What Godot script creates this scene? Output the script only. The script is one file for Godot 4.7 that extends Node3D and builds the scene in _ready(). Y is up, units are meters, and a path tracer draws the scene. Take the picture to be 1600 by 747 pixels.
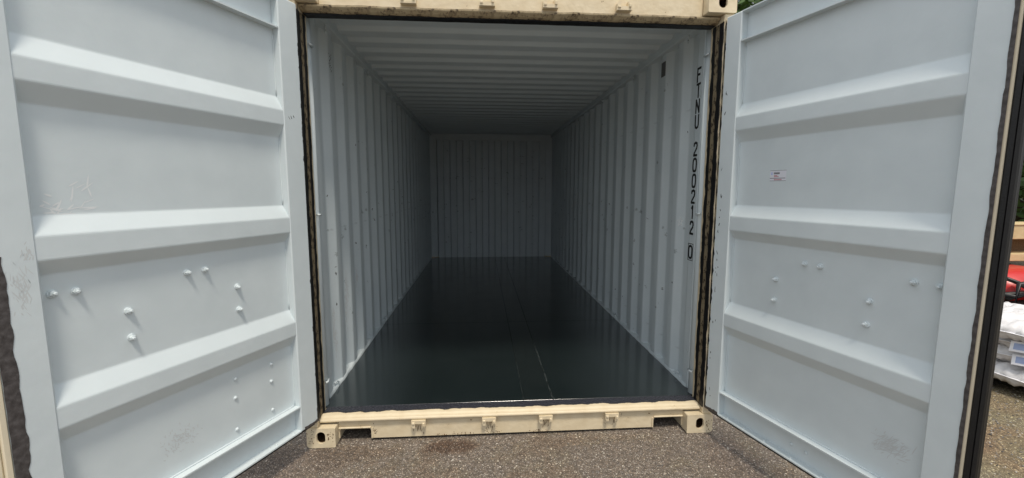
extends Node3D

var M := {}
var taken := {}
var rng := RandomNumberGenerator.new()
var wob := FastNoiseLite.new()

# ------------------------------------------------------------------ helpers
func numbered(n: String) -> String:
	if not taken.has(n):
		taken[n] = 0
		return n
	taken[n] += 1
	return "%s_%03d" % [n, taken[n]]

func new_st(smooth := false) -> SurfaceTool:
	var st := SurfaceTool.new()
	st.begin(Mesh.PRIMITIVE_TRIANGLES)
	st.set_smooth_group(0 if smooth else 0xFFFFFFFF)
	return st

func finish(st: SurfaceTool) -> ArrayMesh:
	st.generate_normals()
	return st.commit()

func part(called: String, mesh: Mesh, mat: Material, parent: Node) -> MeshInstance3D:
	var o := MeshInstance3D.new()
	o.name = called
	o.mesh = mesh
	o.material_override = mat
	parent.add_child(o, true)
	return o

func thing(called: String, label: String, category: String, at := Vector3.ZERO, turn := 0.0, group := "") -> Node3D:
	var o := Node3D.new()
	o.name = numbered(called)
	add_child(o)
	o.position = at
	o.rotation.y = turn
	o.set_meta("label", label)
	o.set_meta("category", category)
	if group != "":
		o.set_meta("group", group)
	return o

# a convex or flat polygon, turned so that it faces away from ref
func poly(st: SurfaceTool, p: Array, ref: Vector3) -> void:
	var n: Vector3 = (p[1] - p[0]).cross(p[2] - p[0])
	var c: Vector3 = (p[0] + p[1] + p[2]) / 3.0
	var flip: bool = n.dot(c - ref) > 0.0
	for i in range(1, p.size() - 1):
		st.add_vertex(p[0])
		if flip:
			st.add_vertex(p[i + 1]); st.add_vertex(p[i])
		else:
			st.add_vertex(p[i]); st.add_vertex(p[i + 1])

# box with chamfered edges
func add_box(st: SurfaceTool, c: Vector3, s: Vector3, ch := 0.003, b := Basis.IDENTITY) -> void:
	var h := s * 0.5
	ch = minf(ch, minf(h.x, minf(h.y, h.z)) * 0.9)
	var v := {}
	for sx in [-1, 1]:
		for sy in [-1, 1]:
			for sz in [-1, 1]:
				for a in 3:
					var q := Vector3(h.x - ch, h.y - ch, h.z - ch)
					q[a] = h[a]
					v[[sx, sy, sz, a]] = c + b * Vector3(q.x * sx, q.y * sy, q.z * sz)
	for a in 3:
		var u: int = (a + 1) % 3
		var w: int = (a + 2) % 3
		for sa in [-1, 1]:
			var f := []
			for k in [[-1, -1], [1, -1], [1, 1], [-1, 1]]:
				var key := [0, 0, 0, a]
				key[a] = sa; key[u] = k[0]; key[w] = k[1]
				f.append(v[key])
			poly(st, f, c)
	for a in 3:
		var u: int = (a + 1) % 3
		var w: int = (a + 2) % 3
		for su in [-1, 1]:
			for sw in [-1, 1]:
				var k1 := [0, 0, 0, u]; var k2 := [0, 0, 0, u]; var k3 := [0, 0, 0, w]; var k4 := [0, 0, 0, w]
				for k in [k1, k2, k3, k4]:
					k[u] = su; k[w] = sw
				k1[a] = -1; k2[a] = 1; k3[a] = 1; k4[a] = -1
				poly(st, [v[k1], v[k2], v[k3], v[k4]], c)
	for sx in [-1, 1]:
		for sy in [-1, 1]:
			for sz in [-1, 1]:
				poly(st, [v[[sx, sy, sz, 0]], v[[sx, sy, sz, 1]], v[[sx, sy, sz, 2]]], c)

func box(c: Vector3, s: Vector3, ch := 0.003) -> ArrayMesh:
	var st := new_st()
	add_box(st, c, s, ch)
	return finish(st)

# from min corner to max corner
func slab(a: Vector3, b: Vector3, ch := 0.003) -> ArrayMesh:
	return box((a + b) * 0.5, (b - a).abs(), ch)

# polygon in a plane (o + x*ax + y*ay), extruded along dz
func add_prism(st: SurfaceTool, pts: PackedVector2Array, o: Vector3, ax: Vector3, ay: Vector3, dz: Vector3) -> void:
	var idx := Geometry2D.triangulate_polygon(pts)
	var nrm := dz.normalized()
	for t in range(0, idx.size(), 3):
		for e in 2:
			var tri := []
			for k in 3:
				var q := pts[idx[t + k]]
				tri.append(o + ax * q.x + ay * q.y + (dz if e == 1 else Vector3.ZERO))
			var cc: Vector3 = (tri[0] + tri[1] + tri[2]) / 3.0
			poly(st, tri, cc + nrm * (0.1 if e == 0 else -0.1))
	var ccw := not Geometry2D.is_polygon_clockwise(pts)
	for i in pts.size():
		var p := pts[i]
		var q := pts[(i + 1) % pts.size()]
		var t2 := (q - p)
		var n2 := Vector2(t2.y, -t2.x) if ccw else Vector2(-t2.y, t2.x)
		var a := o + ax * p.x + ay * p.y
		var b := o + ax * q.x + ay * q.y
		var mid := (a + b) * 0.5 + dz * 0.5 - (ax * n2.x + ay * n2.y).normalized() * 0.05
		poly(st, [a, b, b + dz, a + dz], mid)

# rounds the bends of a folded sheet
func bend(p: Array, r: float) -> Array:
	var out := [p[0]]
	for i in range(1, p.size() - 1):
		var a: Vector2 = (p[i - 1] - p[i]); var b: Vector2 = (p[i + 1] - p[i])
		var ra := minf(r, a.length() * 0.45); var rb := minf(r, b.length() * 0.45)
		var A: Vector2 = p[i] + a.normalized() * ra
		var B: Vector2 = p[i] + b.normalized() * rb
		out.append(A)
		out.append(A.lerp(p[i], 0.5).lerp(p[i].lerp(B, 0.5), 0.5))
		out.append(B)
	out.append(p[p.size() - 1])
	return out

# folded sheet: a polyline (x,y in the plane o/ax/ay) pulled along ez, with thickness t away from the viewed side
func add_sheet(st: SurfaceTool, p: Array, o: Vector3, ax: Vector3, ay: Vector3, ez: Vector3, t: Vector3, jit := 0.0) -> void:
	var n := p.size()
	for i in n - 1:
		var a: Vector3 = o + ax * p[i].x + ay * p[i].y
		var b: Vector3 = o + ax * p[i + 1].x + ay * p[i + 1].y
		var mid := (a + b) * 0.5 + ez * 0.5
		poly(st, [a, b, b + ez, a + ez], mid + t * 40.0)
		poly(st, [a + t, b + t, b + ez + t, a + ez + t], mid - t * 40.0)
	for e in [Vector3.ZERO, ez]:
		for i in n - 1:
			var a: Vector3 = o + ax * p[i].x + ay * p[i].y + e
			var b: Vector3 = o + ax * p[i + 1].x + ay * p[i + 1].y + e
			poly(st, [a, b, b + t, a + t], o + ez * 0.5)

# thin raised strip with ragged long edges: along u from 0 to len, across v between v0 and v1
func add_ragged(st: SurfaceTool, o: Vector3, u: Vector3, v: Vector3, n: Vector3, length: float, v0: float, v1: float, amp0: float, amp1: float, thick: float, seed: int, step := 0.012) -> void:
	var k := int(length / step)
	var last := []
	for i in k + 1:
		var s := length * i / k
		var a := v0 + amp0 * (wob.get_noise_2d(s * 900.0, seed * 37.0) + 0.3 * wob.get_noise_2d(s * 4200.0, seed * 91.0))
		var b := v1 + amp1 * (wob.get_noise_2d(s * 900.0 + 500.0, seed * 53.0) + 0.3 * wob.get_noise_2d(s * 4200.0, seed * 17.0 + 5.0))
		var cur := [o + u * s + v * a, o + u * s + v * a + n * thick, o + u * s + v * b + n * thick, o + u * s + v * b]
		if i > 0:
			var mid: Vector3 = (cur[0] + cur[3] + last[0] + last[3]) * 0.25 - n * thick
			for e in 3:
				poly(st, [last[e], cur[e], cur[e + 1], last[e + 1]], mid)
		last = cur

# round bar along a list of points
func add_tube(st: SurfaceTool, pts: Array, r, sides := 8, caps := true) -> void:
	var rings := []
	for i in pts.size():
		var t: Vector3
		if i == 0: t = pts[1] - pts[0]
		elif i == pts.size() - 1: t = pts[i] - pts[i - 1]
		else: t = pts[i + 1] - pts[i - 1]
		t = t.normalized()
		var up := Vector3.UP if absf(t.y) < 0.9 else Vector3.RIGHT
		var x := t.cross(up).normalized()
		var y := x.cross(t).normalized()
		var rad: float = r[i] if r is Array else r
		var ring := []
		for k in sides:
			var a := TAU * k / sides
			ring.append(pts[i] + (x * cos(a) + y * sin(a)) * rad)
		rings.append(ring)
	for i in pts.size() - 1:
		var c: Vector3 = (pts[i] + pts[i + 1]) * 0.5
		for k in sides:
			var k2 := (k + 1) % sides
			poly(st, [rings[i][k], rings[i][k2], rings[i + 1][k2], rings[i + 1][k]], c)
	if caps:
		poly(st, rings[0], pts[0] + (pts[1] - pts[0]).normalized() * 0.01)
		var e := pts.size() - 1
		poly(st, rings[e], pts[e] + (pts[e - 1] - pts[e]).normalized() * 0.01)

# lathe round axis n: profile of (radius, height)
func add_lathe(st: SurfaceTool, o: Vector3, n: Vector3, prof: Array, sides := 10, rough := 0.0) -> void:
	var up := Vector3.UP if absf(n.y) < 0.9 else Vector3.RIGHT
	var x := n.cross(up).normalized()
	var y := x.cross(n).normalized()
	var rings := []
	for q in prof:
		var ring := []
		for k in sides:
			var a := TAU * k / sides
			var rr: float = q.x * (1.0 + rough * rng.randf_range(-1, 1))
			ring.append(o + n * q.y + (x * cos(a) + y * sin(a)) * rr)
		rings.append(ring)
	for i in prof.size() - 1:
		var c: Vector3 = o + n * (prof[i].y + prof[i + 1].y) * 0.5 - n * (prof[i + 1].y - prof[i].y) * 0.01
		if absf(prof[i + 1].y - prof[i].y) < 0.0005:
			c -= n * 0.01
		for k in sides:
			var k2 := (k + 1) % sides
			poly(st, [rings[i][k], rings[i][k2], rings[i + 1][k2], rings[i + 1][k]], c)
	poly(st, rings[prof.size() - 1], o)

# a flat smear of paint or dirt: little slivers scattered in an area of the plane o/u/v, lying on it
func add_slivers(st: SurfaceTool, o: Vector3, u: Vector3, v: Vector3, n: Vector3, su: float, sv: float, count: int, lmin: float, lmax: float, w: float, ang: float, spread: float) -> void:
	for i in count:
		var c := o + u * rng.randfn(0.0, su) + v * rng.randfn(0.0, sv) + n * (0.0003 + 0.00002 * (i % 20))
		var a := ang + rng.randf_range(-spread, spread)
		var d := u * cos(a) + v * sin(a)
		var e := -u * sin(a) + v * cos(a)
		var l := rng.randf_range(lmin, lmax) * 0.5
		var ww := w * rng.randf_range(0.4, 1.0) * 0.5
		var p := [c - d * l, c - d * l * 0.3 + e * ww, c + d * l * 0.5 + e * ww * 0.8, c + d * l, c + d * l * 0.4 - e * ww * 0.7, c - d * l * 0.5 - e * ww]
		poly(st, p, c - n)

# ------------------------------------------------------------------ materials
func noise_tex(size: int, freq: float, octaves: int, seed: int, lo: Color, hi: Color, curve := 1.0) -> ImageTexture:
	var f := FastNoiseLite.new()
	f.seed = seed
	f.noise_type = FastNoiseLite.TYPE_SIMPLEX_SMOOTH
	f.frequency = freq
	f.fractal_octaves = octaves
	var src := f.get_seamless_image(size, size).get_data()
	var out := PackedByteArray()
	out.resize(size * size * 3)
	var lut := PackedByteArray()
	for i in 256:
		var c := lo.lerp(hi, pow(i / 255.0, curve))
		lut.append(int(c.r * 255)); lut.append(int(c.g * 255)); lut.append(int(c.b * 255))
	for i in size * size:
		var g := src[i] * 3
		out[i * 3] = lut[g]; out[i * 3 + 1] = lut[g + 1]; out[i * 3 + 2] = lut[g + 2]
	var im := Image.create_from_data(size, size, false, Image.FORMAT_RGB8, out)
	im.generate_mipmaps()
	return ImageTexture.create_from_image(im)

func bump_tex(size: int, freq: float, octaves: int, seed: int, strength: float) -> ImageTexture:
	var f := FastNoiseLite.new()
	f.seed = seed
	f.frequency = freq
	f.fractal_octaves = octaves
	var im := f.get_seamless_image(size, size)
	im.convert(Image.FORMAT_RGBA8)
	im.bump_map_to_normal_map(strength)
	return ImageTexture.create_from_image(im)

# paint with spots of another colour where two noises are both high (rust, bare primer, dirt specks)
func spot_tex(size: int, base: Color, base2: Color, spot: Color, spot2: Color, freq: float, cut: float, seed: int) -> ImageTexture:
	var f := FastNoiseLite.new(); f.seed = seed; f.frequency = freq; f.fractal_octaves = 5; f.fractal_gain = 0.62
	var g := FastNoiseLite.new(); g.seed = seed + 7; g.frequency = freq * 0.35; g.fractal_octaves = 3
	var h := FastNoiseLite.new(); h.seed = seed + 13; h.frequency = 0.12; h.fractal_octaves = 3
	var a := f.get_seamless_image(size, size).get_data()
	var b := g.get_seamless_image(size, size).get_data()
	var c := h.get_seamless_image(size, size).get_data()
	var out := PackedByteArray()
	out.resize(size * size * 3)
	for i in size * size:
		var k: float = (a[i] + 0.6 * b[i]) / 408.0
		var col := base.lerp(base2, b[i] / 255.0 * 0.7 + c[i] / 255.0 * 0.3)
		if k > cut:
			col = col.lerp(spot.lerp(spot2, c[i] / 255.0), clampf((k - cut) * 22.0, 0.0, 0.9))
		out[i * 3] = int(clampf(col.r, 0, 1) * 255); out[i * 3 + 1] = int(clampf(col.g, 0, 1) * 255); out[i * 3 + 2] = int(clampf(col.b, 0, 1) * 255)
	var im := Image.create_from_data(size, size, false, Image.FORMAT_RGB8, out)
	im.generate_mipmaps()
	return ImageTexture.create_from_image(im)

func mat(col: Color, rough: float, tex: Texture2D = null, scale := 1.0, world := false) -> StandardMaterial3D:
	var m := StandardMaterial3D.new()
	m.albedo_color = col
	m.roughness = rough
	if tex:
		m.albedo_texture = tex
	m.uv1_triplanar = true
	m.uv1_world_triplanar = world
	m.uv1_scale = Vector3.ONE * scale
	return m

func with_bump(m: StandardMaterial3D, t: Texture2D, k: float) -> StandardMaterial3D:
	m.normal_enabled = true
	m.normal_texture = t
	m.normal_scale = k
	return m

func with_rough(m: StandardMaterial3D, t: Texture2D) -> StandardMaterial3D:
	m.roughness_texture = t
	m.roughness = 1.0
	return m

# asphalt worn down to its stones, 1.6 m square
func asphalt_textures() -> Array:
	var S := 1536
	var f := FastNoiseLite.new(); f.seed = 4; f.frequency = 0.03; f.fractal_octaves = 5; f.fractal_gain = 0.7
	var src := f.get_seamless_image(S, S).get_data()
	var out := PackedByteArray(); out.resize(S * S * 3)
	var hgt := PackedByteArray(); hgt.resize(S * S)
	for i in S * S:
		var k: float = 0.55 + 0.6 * src[i] / 255.0
		out[i * 3] = int(122 * k); out[i * 3 + 1] = int(110 * k); out[i * 3 + 2] = int(99 * k)
		hgt[i] = int(20 + 30.0 * src[i] / 255.0)
	var pal := [Color8(156, 147, 137), Color8(130, 122, 114), Color8(168, 158, 144), Color8(114, 107, 101), Color8(146, 134, 121), Color8(196, 189, 178), Color8(80, 75, 73), Color8(140, 133, 127), Color8(150, 134, 115)]
	var r := RandomNumberGenerator.new(); r.seed = 99
	for n in 44000:
		var cx := r.randi() % S
		var cy := r.randi() % S
		var ra := r.randf_range(1.2, 3.0)
		if r.randf() < 0.12: ra = r.randf_range(3.0, 5.2)
		var rb := ra * r.randf_range(0.55, 1.0)
		var a := r.randf() * PI
		var ca := cos(a); var sa := sin(a)
		var col: Color = pal[r.randi() % pal.size()]
		var k := r.randf_range(0.84, 1.22)
		var cr := int(minf(col.r8 * k, 255)); var cg := int(minf(col.g8 * k, 255)); var cb := int(minf(col.b8 * k, 255))
		var R := int(ceil(ra))
		var top := r.randf_range(90, 200)
		for y in range(-R, R + 1):
			for x in range(-R, R + 1):
				var u := (x * ca + y * sa) / ra
				var v := (-x * sa + y * ca) / rb
				var d := u * u + v * v
				if d <= 1.0:
					var i := posmod(cy + y, S) * S + posmod(cx + x, S)
					out[i * 3] = cr; out[i * 3 + 1] = cg; out[i * 3 + 2] = cb
					hgt[i] = int(top * (1.0 - 0.6 * d))
	var im := Image.create_from_data(S, S, false, Image.FORMAT_RGB8, out)
	im.generate_mipmaps()
	var hm := Image.create_from_data(S, S, false, Image.FORMAT_L8, hgt)
	hm.convert(Image.FORMAT_RGBA8)
	hm.bump_map_to_normal_map(5.0)
	return [ImageTexture.create_from_image(im), ImageTexture.create_from_image(hm)]

func make_materials() -> void:
	var peel := bump_tex(512, 0.05, 4, 21, 3.0)
	var mottled := noise_tex(512, 0.012, 5, 3, Color(0.965, 0.968, 0.97), Color(1, 1, 1))
	var dirty := spot_tex(512, Color(1, 1, 1), Color(0.95, 0.955, 0.96), Color(0.72, 0.73, 0.73), Color(0.62, 0.63, 0.62), 0.03, 0.79, 31)
	var rough_mid := noise_tex(256, 0.02, 4, 8, Color(0.42, 0.42, 0.42), Color(0.54, 0.54, 0.54))
	M.door_paint = with_bump(with_rough(mat(Color(0.825, 0.862, 0.874), 0.5, mottled, 0.8), rough_mid), peel, 0.04)
	M.wall_paint = with_bump(with_rough(mat(Color(0.825, 0.862, 0.874), 0.5, dirty, 0.6, true), rough_mid), peel, 0.04)
	M.roof_paint = with_bump(with_rough(mat(Color(0.825, 0.862, 0.874), 0.45, mottled, 0.5, true), rough_mid), peel, 0.04)
	var cream_t := spot_tex(1024, Color(1, 0.99, 0.96), Color(0.93, 0.9, 0.84), Color(0.50, 0.36, 0.22), Color(0.38, 0.3, 0.22), 0.03, 0.82, 57)
	M.cream = with_bump(mat(Color(0.885, 0.84, 0.75), 0.5, cream_t, 0.9, true), peel, 0.2)
	var worn_t := spot_tex(512, Color(0.92, 0.9, 0.84), Color(0.74, 0.70, 0.62), Color(0.42, 0.36, 0.30), Color(0.28, 0.25, 0.22), 0.02, 0.58, 77)
	M.worn = with_bump(mat(Color(0.62, 0.58, 0.51), 0.65, worn_t, 3.0, true), peel, 0.5)
	M.worn_lip = M.worn.duplicate()
	M.worn_lip.albedo_color = Color(0.80, 0.75, 0.66)
	M.cream_edge = mat(Color(0.875, 0.83, 0.73), 0.55, mottled, 1.5)
	M.rubber = with_bump(mat(Color(0.07, 0.072, 0.076), 0.55, noise_tex(256, 0.03, 4, 15, Color(0.55, 0.55, 0.58), Color(1, 1, 1)), 4.0), peel, 0.4)
	M.sealant = with_bump(mat(Color(0.36, 0.345, 0.345), 0.6, noise_tex(256, 0.03, 4, 16, Color(0.6, 0.58, 0.57), Color(1, 1, 1)), 5.0), peel, 0.4)
	M.tar = with_bump(mat(Color(0.40, 0.41, 0.44), 0.45, noise_tex(512, 0.03, 5, 17, Color(0.3, 0.3, 0.34), Color(1, 1, 1.0), 1.6), 5.0), bump_tex(256, 0.03, 4, 5, 6.0), 0.8)
	var floor_t := spot_tex(1024, Color(1, 1, 1), Color(0.8, 0.84, 0.84), Color(1.0, 1.0, 1.0), Color(0.9, 0.94, 0.94), 0.008, 0.8, 91)
	M.floor = mat(Color(0.125, 0.155, 0.16), 0.25, floor_t, 0.5, true)
	with_rough(M.floor, noise_tex(512, 0.012, 5, 23, Color(0.12, 0.12, 0.12), Color(0.26, 0.26, 0.26)))
	with_bump(M.floor, bump_tex(512, 0.012, 4, 24, 2.0), 0.06)
	M.floor.metallic_specular = 1.0
	M.floor.clearcoat_enabled = true
	M.floor.clearcoat = 0.6
	M.floor.clearcoat_roughness = 0.12
	M.floor_strip = M.floor.duplicate()
	M.floor_strip.albedo_color = Color(0.135, 0.16, 0.163)
	M.joint = mat(Color(0.16, 0.18, 0.18), 0.8)
	M.chip = mat(Color(0.30, 0.325, 0.325), 0.7)
	M.soot = mat(Color(0.2, 0.2, 0.2), 0.8)
	M.smudge = mat(Color(0.775, 0.795, 0.80), 0.7)
	M.chalk = mat(Color(0.88, 0.895, 0.90), 0.8)
	M.ink = mat(Color(0.07, 0.07, 0.075), 0.6)
	M.plate = mat(Color(0.36, 0.37, 0.37), 0.6, mottled, 4.0)
	M.rust = with_bump(mat(Color(0.58, 0.46, 0.33), 0.85, noise_tex(256, 0.04, 4, 33, Color(0.5, 0.45, 0.4), Color(1, 1, 1)), 6.0), peel, 0.5)
	M.bag = with_bump(mat(Color(0.88, 0.88, 0.89), 0.45, noise_tex(256, 0.02, 4, 41, Color(0.9, 0.89, 0.88), Color(1, 1, 1)), 2.0), bump_tex(256, 0.06, 3, 42, 3.0), 0.3)
	M.bag_print = mat(Color(0.62, 0.68, 0.82), 0.5)
	M.bag_label = mat(Color(0.93, 0.93, 0.95), 0.5)
	M.kraft = mat(Color(0.62, 0.55, 0.47), 0.8)
	M.pallet = mat(Color(0.3, 0.25, 0.2), 0.85, noise_tex(256, 0.03, 4, 43, Color(0.5, 0.48, 0.46), Color(1, 1, 1)), 3.0)
	M.red = mat(Color(0.78, 0.1, 0.09), 0.3, mottled, 2.0)
	M.red.clearcoat_enabled = true
	M.red.clearcoat = 0.6
	M.black = mat(Color(0.09, 0.09, 0.095), 0.4, mottled, 2.0)
	M.tyre = with_bump(mat(Color(0.1, 0.1, 0.1), 0.85), peel, 0.5)
	M.steel = mat(Color(0.5, 0.5, 0.5), 0.4); M.steel.metallic = 0.8
	M.beige = with_bump(mat(Color(0.84, 0.77, 0.62), 0.5, cream_t, 0.7), peel, 0.2)
	M.bark = with_bump(mat(Color(0.33, 0.27, 0.22), 0.9, noise_tex(256, 0.03, 4, 44, Color(0.5, 0.5, 0.5), Color(1, 1, 1)), 2.0), peel, 1.0)
	for i in 3:
		var l := StandardMaterial3D.new()
		l.albedo_color = [Color(0.26, 0.36, 0.15), Color(0.21, 0.31, 0.13), Color(0.32, 0.41, 0.18)][i]
		l.roughness = 0.55
		l.backlight_enabled = true
		l.backlight = Color(0.12, 0.18, 0.04)
		l.cull_mode = BaseMaterial3D.CULL_DISABLED
		M["leaf%d" % i] = l
	var asp := asphalt_textures()
	var g := StandardMaterial3D.new()
	g.albedo_texture = asp[0]
	g.vertex_color_use_as_albedo = true
	g.roughness = 0.9
	g.uv1_triplanar = true
	g.uv1_world_triplanar = true
	g.uv1_scale = Vector3.ONE / 1.6
	with_bump(g, asp[1], 0.6)
	M.ground = g
	var sm := StandardMaterial3D.new()
	sm.vertex_color_use_as_albedo = true
	sm.roughness = 0.85
	M.stone = sm

# ------------------------------------------------------------------ ground
func stain(x: float, z: float, cx: float, cz: float, rx: float, rz: float) -> float:
	var d := Vector2((x - cx) / rx, (z - cz) / rz).length() + 0.5 * wob.get_noise_2d(x * 260.0, z * 260.0) + 0.3 * wob.get_noise_2d(x * 1200.0, z * 1200.0)
	return clampf((1.15 - d) * 2.5, 0.0, 1.0)

func ground_tint(x: float, z: float) -> Color:
	var n := wob.get_noise_2d(x * 45.0, z * 45.0)
	var m := wob.get_noise_2d(x * 190.0 + 77.0, z * 190.0)
	var k := 0.95 + 0.26 * n + 0.2 * m + 0.14 * wob.get_noise_2d(x * 700.0, z * 700.0 + 31.0)
	var c := Color(1.22, 1.14, 1.05) * k
	# bare dirt and gravel beside the paved pad
	var dirt := clampf((x - 1.9 + 0.5 * wob.get_noise_2d(x * 30.0, z * 30.0 + 200.0)) * 1.4, 0.0, 1.0)
	c = c.lerp(Color(1.25, 1.0, 0.72) * (0.95 + 0.25 * m), dirt)
	# brown oily stain by the sill and older grey patches
	var s1 := stain(x, z, -0.40, 0.03, 0.17, 0.075)
	c = c.lerp(Color(0.42, 0.30, 0.24), s1 * 0.85)
	c = c.lerp(Color(1.25, 1.24, 1.2), stain(x, z, -0.60, 0.02, 0.05, 0.035) * 0.6)
	c = c.lerp(Color(0.55, 0.53, 0.54), stain(x, z, -1.25, 0.12, 0.30, 0.14) * 0.6)
	c = c.lerp(Color(0.62, 0.62, 0.68), stain(x, z, 1.18, 0.26, 0.13, 0.36) * 0.55)
	c = c.lerp(Color(0.7, 0.66, 0.64), stain(x, z, 0.05, 0.42, 0.25, 0.1) * 0.3)
	c = c.lerp(Color(0.6, 0.55, 0.5), stain(x, z, -0.98, 0.04, 0.26, 0.07) * 0.5)
	c = c.lerp(Color(0.72, 0.66, 0.6), stain(x, z, 0.42, 0.02, 0.4, 0.05) * 0.45)
	c = c.lerp(Color(0.7, 0.66, 0.62), stain(x, z, -0.75, 0.33, 0.3, 0.05) * 0.4)
	c.a = 1.0
	return c

func ground_height(x: float, z: float) -> float:
	var h := 0.0035 * wob.get_noise_2d(x * 60.0, z * 60.0) + 0.0015 * wob.get_noise_2d(x * 420.0, z * 420.0) - 0.004
	if x > 2.0:
		h += 0.012 * wob.get_noise_2d(x * 90.0, z * 90.0) * clampf(x - 2.0, 0.0, 1.0)
	return minf(h, -0.0005) if x < 2.0 else minf(h, 0.008)

func build_ground() -> void:
	var xs := []
	var zs := []
	var x := -4.0
	while x < 7.5:
		xs.append(x)
		x += 0.03 if (x > -2.0 and x < 2.2) else 0.1
	var z := -3.0
	while z < 3.6:
		zs.append(z)
		z += 0.03 if (z > -0.3 and z < 1.2) else 0.1
	for e in [-6, -10, -20, -60, -300]:
		xs.push_front(float(e)); zs.push_front(float(e))
	for e in [9, 14, 25, 70, 300]:
		xs.append(float(e)); zs.append(float(e))
	var st := new_st(true)
	var nx := xs.size()
	for j in zs.size():
		for i in nx:
			st.set_color(ground_tint(xs[i], zs[j]))
			st.add_vertex(Vector3(xs[i], ground_height(xs[i], zs[j]), zs[j]))
	for j in zs.size() - 1:
		for i in nx - 1:
			var a := j * nx + i
			st.add_index(a); st.add_index(a + 1); st.add_index(a + nx)
			st.add_index(a + 1); st.add_index(a + nx + 1); st.add_index(a + nx)
	var o := part("ground", finish(st), M.ground, self)
	o.set_meta("kind", "structure")
	o.set_meta("label", "worn stony asphalt yard turning to brown dirt and gravel")
	o.set_meta("category", "ground")
	# loose grit
	var ss := new_st()
	var ico := []
	for q in [Vector3(1, 0, 0.1), Vector3(-0.9, 0.1, 0), Vector3(0, 0.75, 0), Vector3(0.1, -0.7, 0), Vector3(0, 0.1, 0.8), Vector3(0.1, 0, -0.85)]:
		ico.append(q)
	for t in [[0, 2, 4], [0, 4, 3], [0, 3, 5], [0, 5, 2], [1, 2, 4], [1, 4, 3], [1, 3, 5], [1, 5, 2]]:
		poly(ss, [ico[t[0]], ico[t[1]], ico[t[2]]], Vector3.ZERO)
	var mm := MultiMesh.new()
	mm.transform_format = MultiMesh.TRANSFORM_3D
	mm.use_colors = true
	mm.mesh = finish(ss)
	var n := 16000
	mm.instance_count = n
	var cols := [Color(0.36, 0.31, 0.25), Color(0.2, 0.175, 0.15), Color(0.5, 0.46, 0.4), Color(0.1, 0.09, 0.085), Color(0.28, 0.23, 0.18), Color(0.24, 0.23, 0.22)]
	for i in n:
		var px := 0.0
		var pz := 0.0
		var r := rng.randf_range(0.0016, 0.0036)
		if i < 11000:
			px = rng.randf_range(-1.7, 1.75)
			pz = rng.randf_range(-0.05, 0.75)
		else:
			px = rng.randf_range(1.7, 4.6)
			pz = rng.randf_range(-0.9, 1.2)
			r = rng.randf_range(0.003, 0.009)
		if rng.randf() < 0.03: r *= 1.8
		var b := Basis.from_euler(Vector3(rng.randf() * TAU, rng.randf() * TAU, rng.randf() * TAU)).scaled(Vector3(1, rng.randf_range(0.5, 0.9), 1) * r)
		mm.set_instance_transform(i, Transform3D(b, Vector3(px, ground_height(px, pz) + r * 0.3, pz)))
		mm.set_instance_color(i, cols[rng.randi() % cols.size()] * rng.randf_range(0.75, 1.15))
	var mi := MultiMeshInstance3D.new()
	mi.name = "loose_grit"
	mi.multimesh = mm
	mi.material_override = M.stone
	mi.set_meta("kind", "stuff")
	mi.set_meta("label", "loose grit and small stones scattered over the ground")
	mi.set_meta("category", "grit")
	add_child(mi)

# ------------------------------------------------------------------ container
const FLOOR_Y := 0.17
const BACK_Z := -5.97
const WALL_X := 1.176
const PITCH := 0.278

func stadium(w: float, h: float, k := 8) -> PackedVector2Array:
	var p := PackedVector2Array()
	var r := w * 0.5
	for i in k + 1:
		var a := PI * i / k
		p.append(Vector2(cos(a) * r, h * 0.5 - r + sin(a) * r))
	for i in k + 1:
		var a := PI + PI * i / k
		p.append(Vector2(cos(a) * r, -h * 0.5 + r + sin(a) * r))
	return p

func round_rect(x0: float, y0: float, x1: float, y1: float, r: Array) -> PackedVector2Array:
	var p := PackedVector2Array()
	var c := [Vector2(x0, y0), Vector2(x1, y0), Vector2(x1, y1), Vector2(x0, y1)]
	var d := [Vector2(1, 1), Vector2(-1, 1), Vector2(-1, -1), Vector2(1, -1)]
	for i in 4:
		var m: Vector2 = c[i] + d[i] * r[i]
		for k in 5:
			var a: float = PI + PI * 0.5 * i + PI * 0.125 * k
			p.append(m + Vector2(cos(a), sin(a)) * r[i])
	return p

func casting(parent: Node3D, side: int, y0: float, lower: bool) -> void:
	var c := CSGCombiner3D.new()
	c.name = "corner_casting"
	parent.add_child(c, true)
	var x0 := 1.057 * side
	var x1 := 1.219 * side
	var rr := [0.006, 0.006, 0.006, 0.006]
	if lower: rr[0 if side < 0 else 1] = 0.022
	else: rr[3 if side < 0 else 2] = 0.022
	var body := CSGPolygon3D.new()
	body.polygon = round_rect(minf(x0, x1), y0, maxf(x0, x1), y0 + 0.118, rr)
	body.depth = 0.178
	body.material = M.cream
	c.add_child(body)
	body.position.z = -0.178 if false else 0.0
	var hole := CSGPolygon3D.new()
	hole.operation = CSGShape3D.OPERATION_SUBTRACTION
	hole.polygon = stadium(0.050, 0.074)
	hole.depth = 0.09
	hole.material = M.cream
	c.add_child(hole)
	hole.position = Vector3(1.139 * side, y0 + 0.061, 0.04)
	var cav := CSGBox3D.new()
	cav.operation = CSGShape3D.OPERATION_SUBTRACTION
	cav.size = Vector3(0.13, 0.09, 0.13)
	cav.material = M.rust
	c.add_child(cav)
	cav.position = Vector3(1.138 * side, y0 + 0.059, -0.016 - 0.065)

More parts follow.
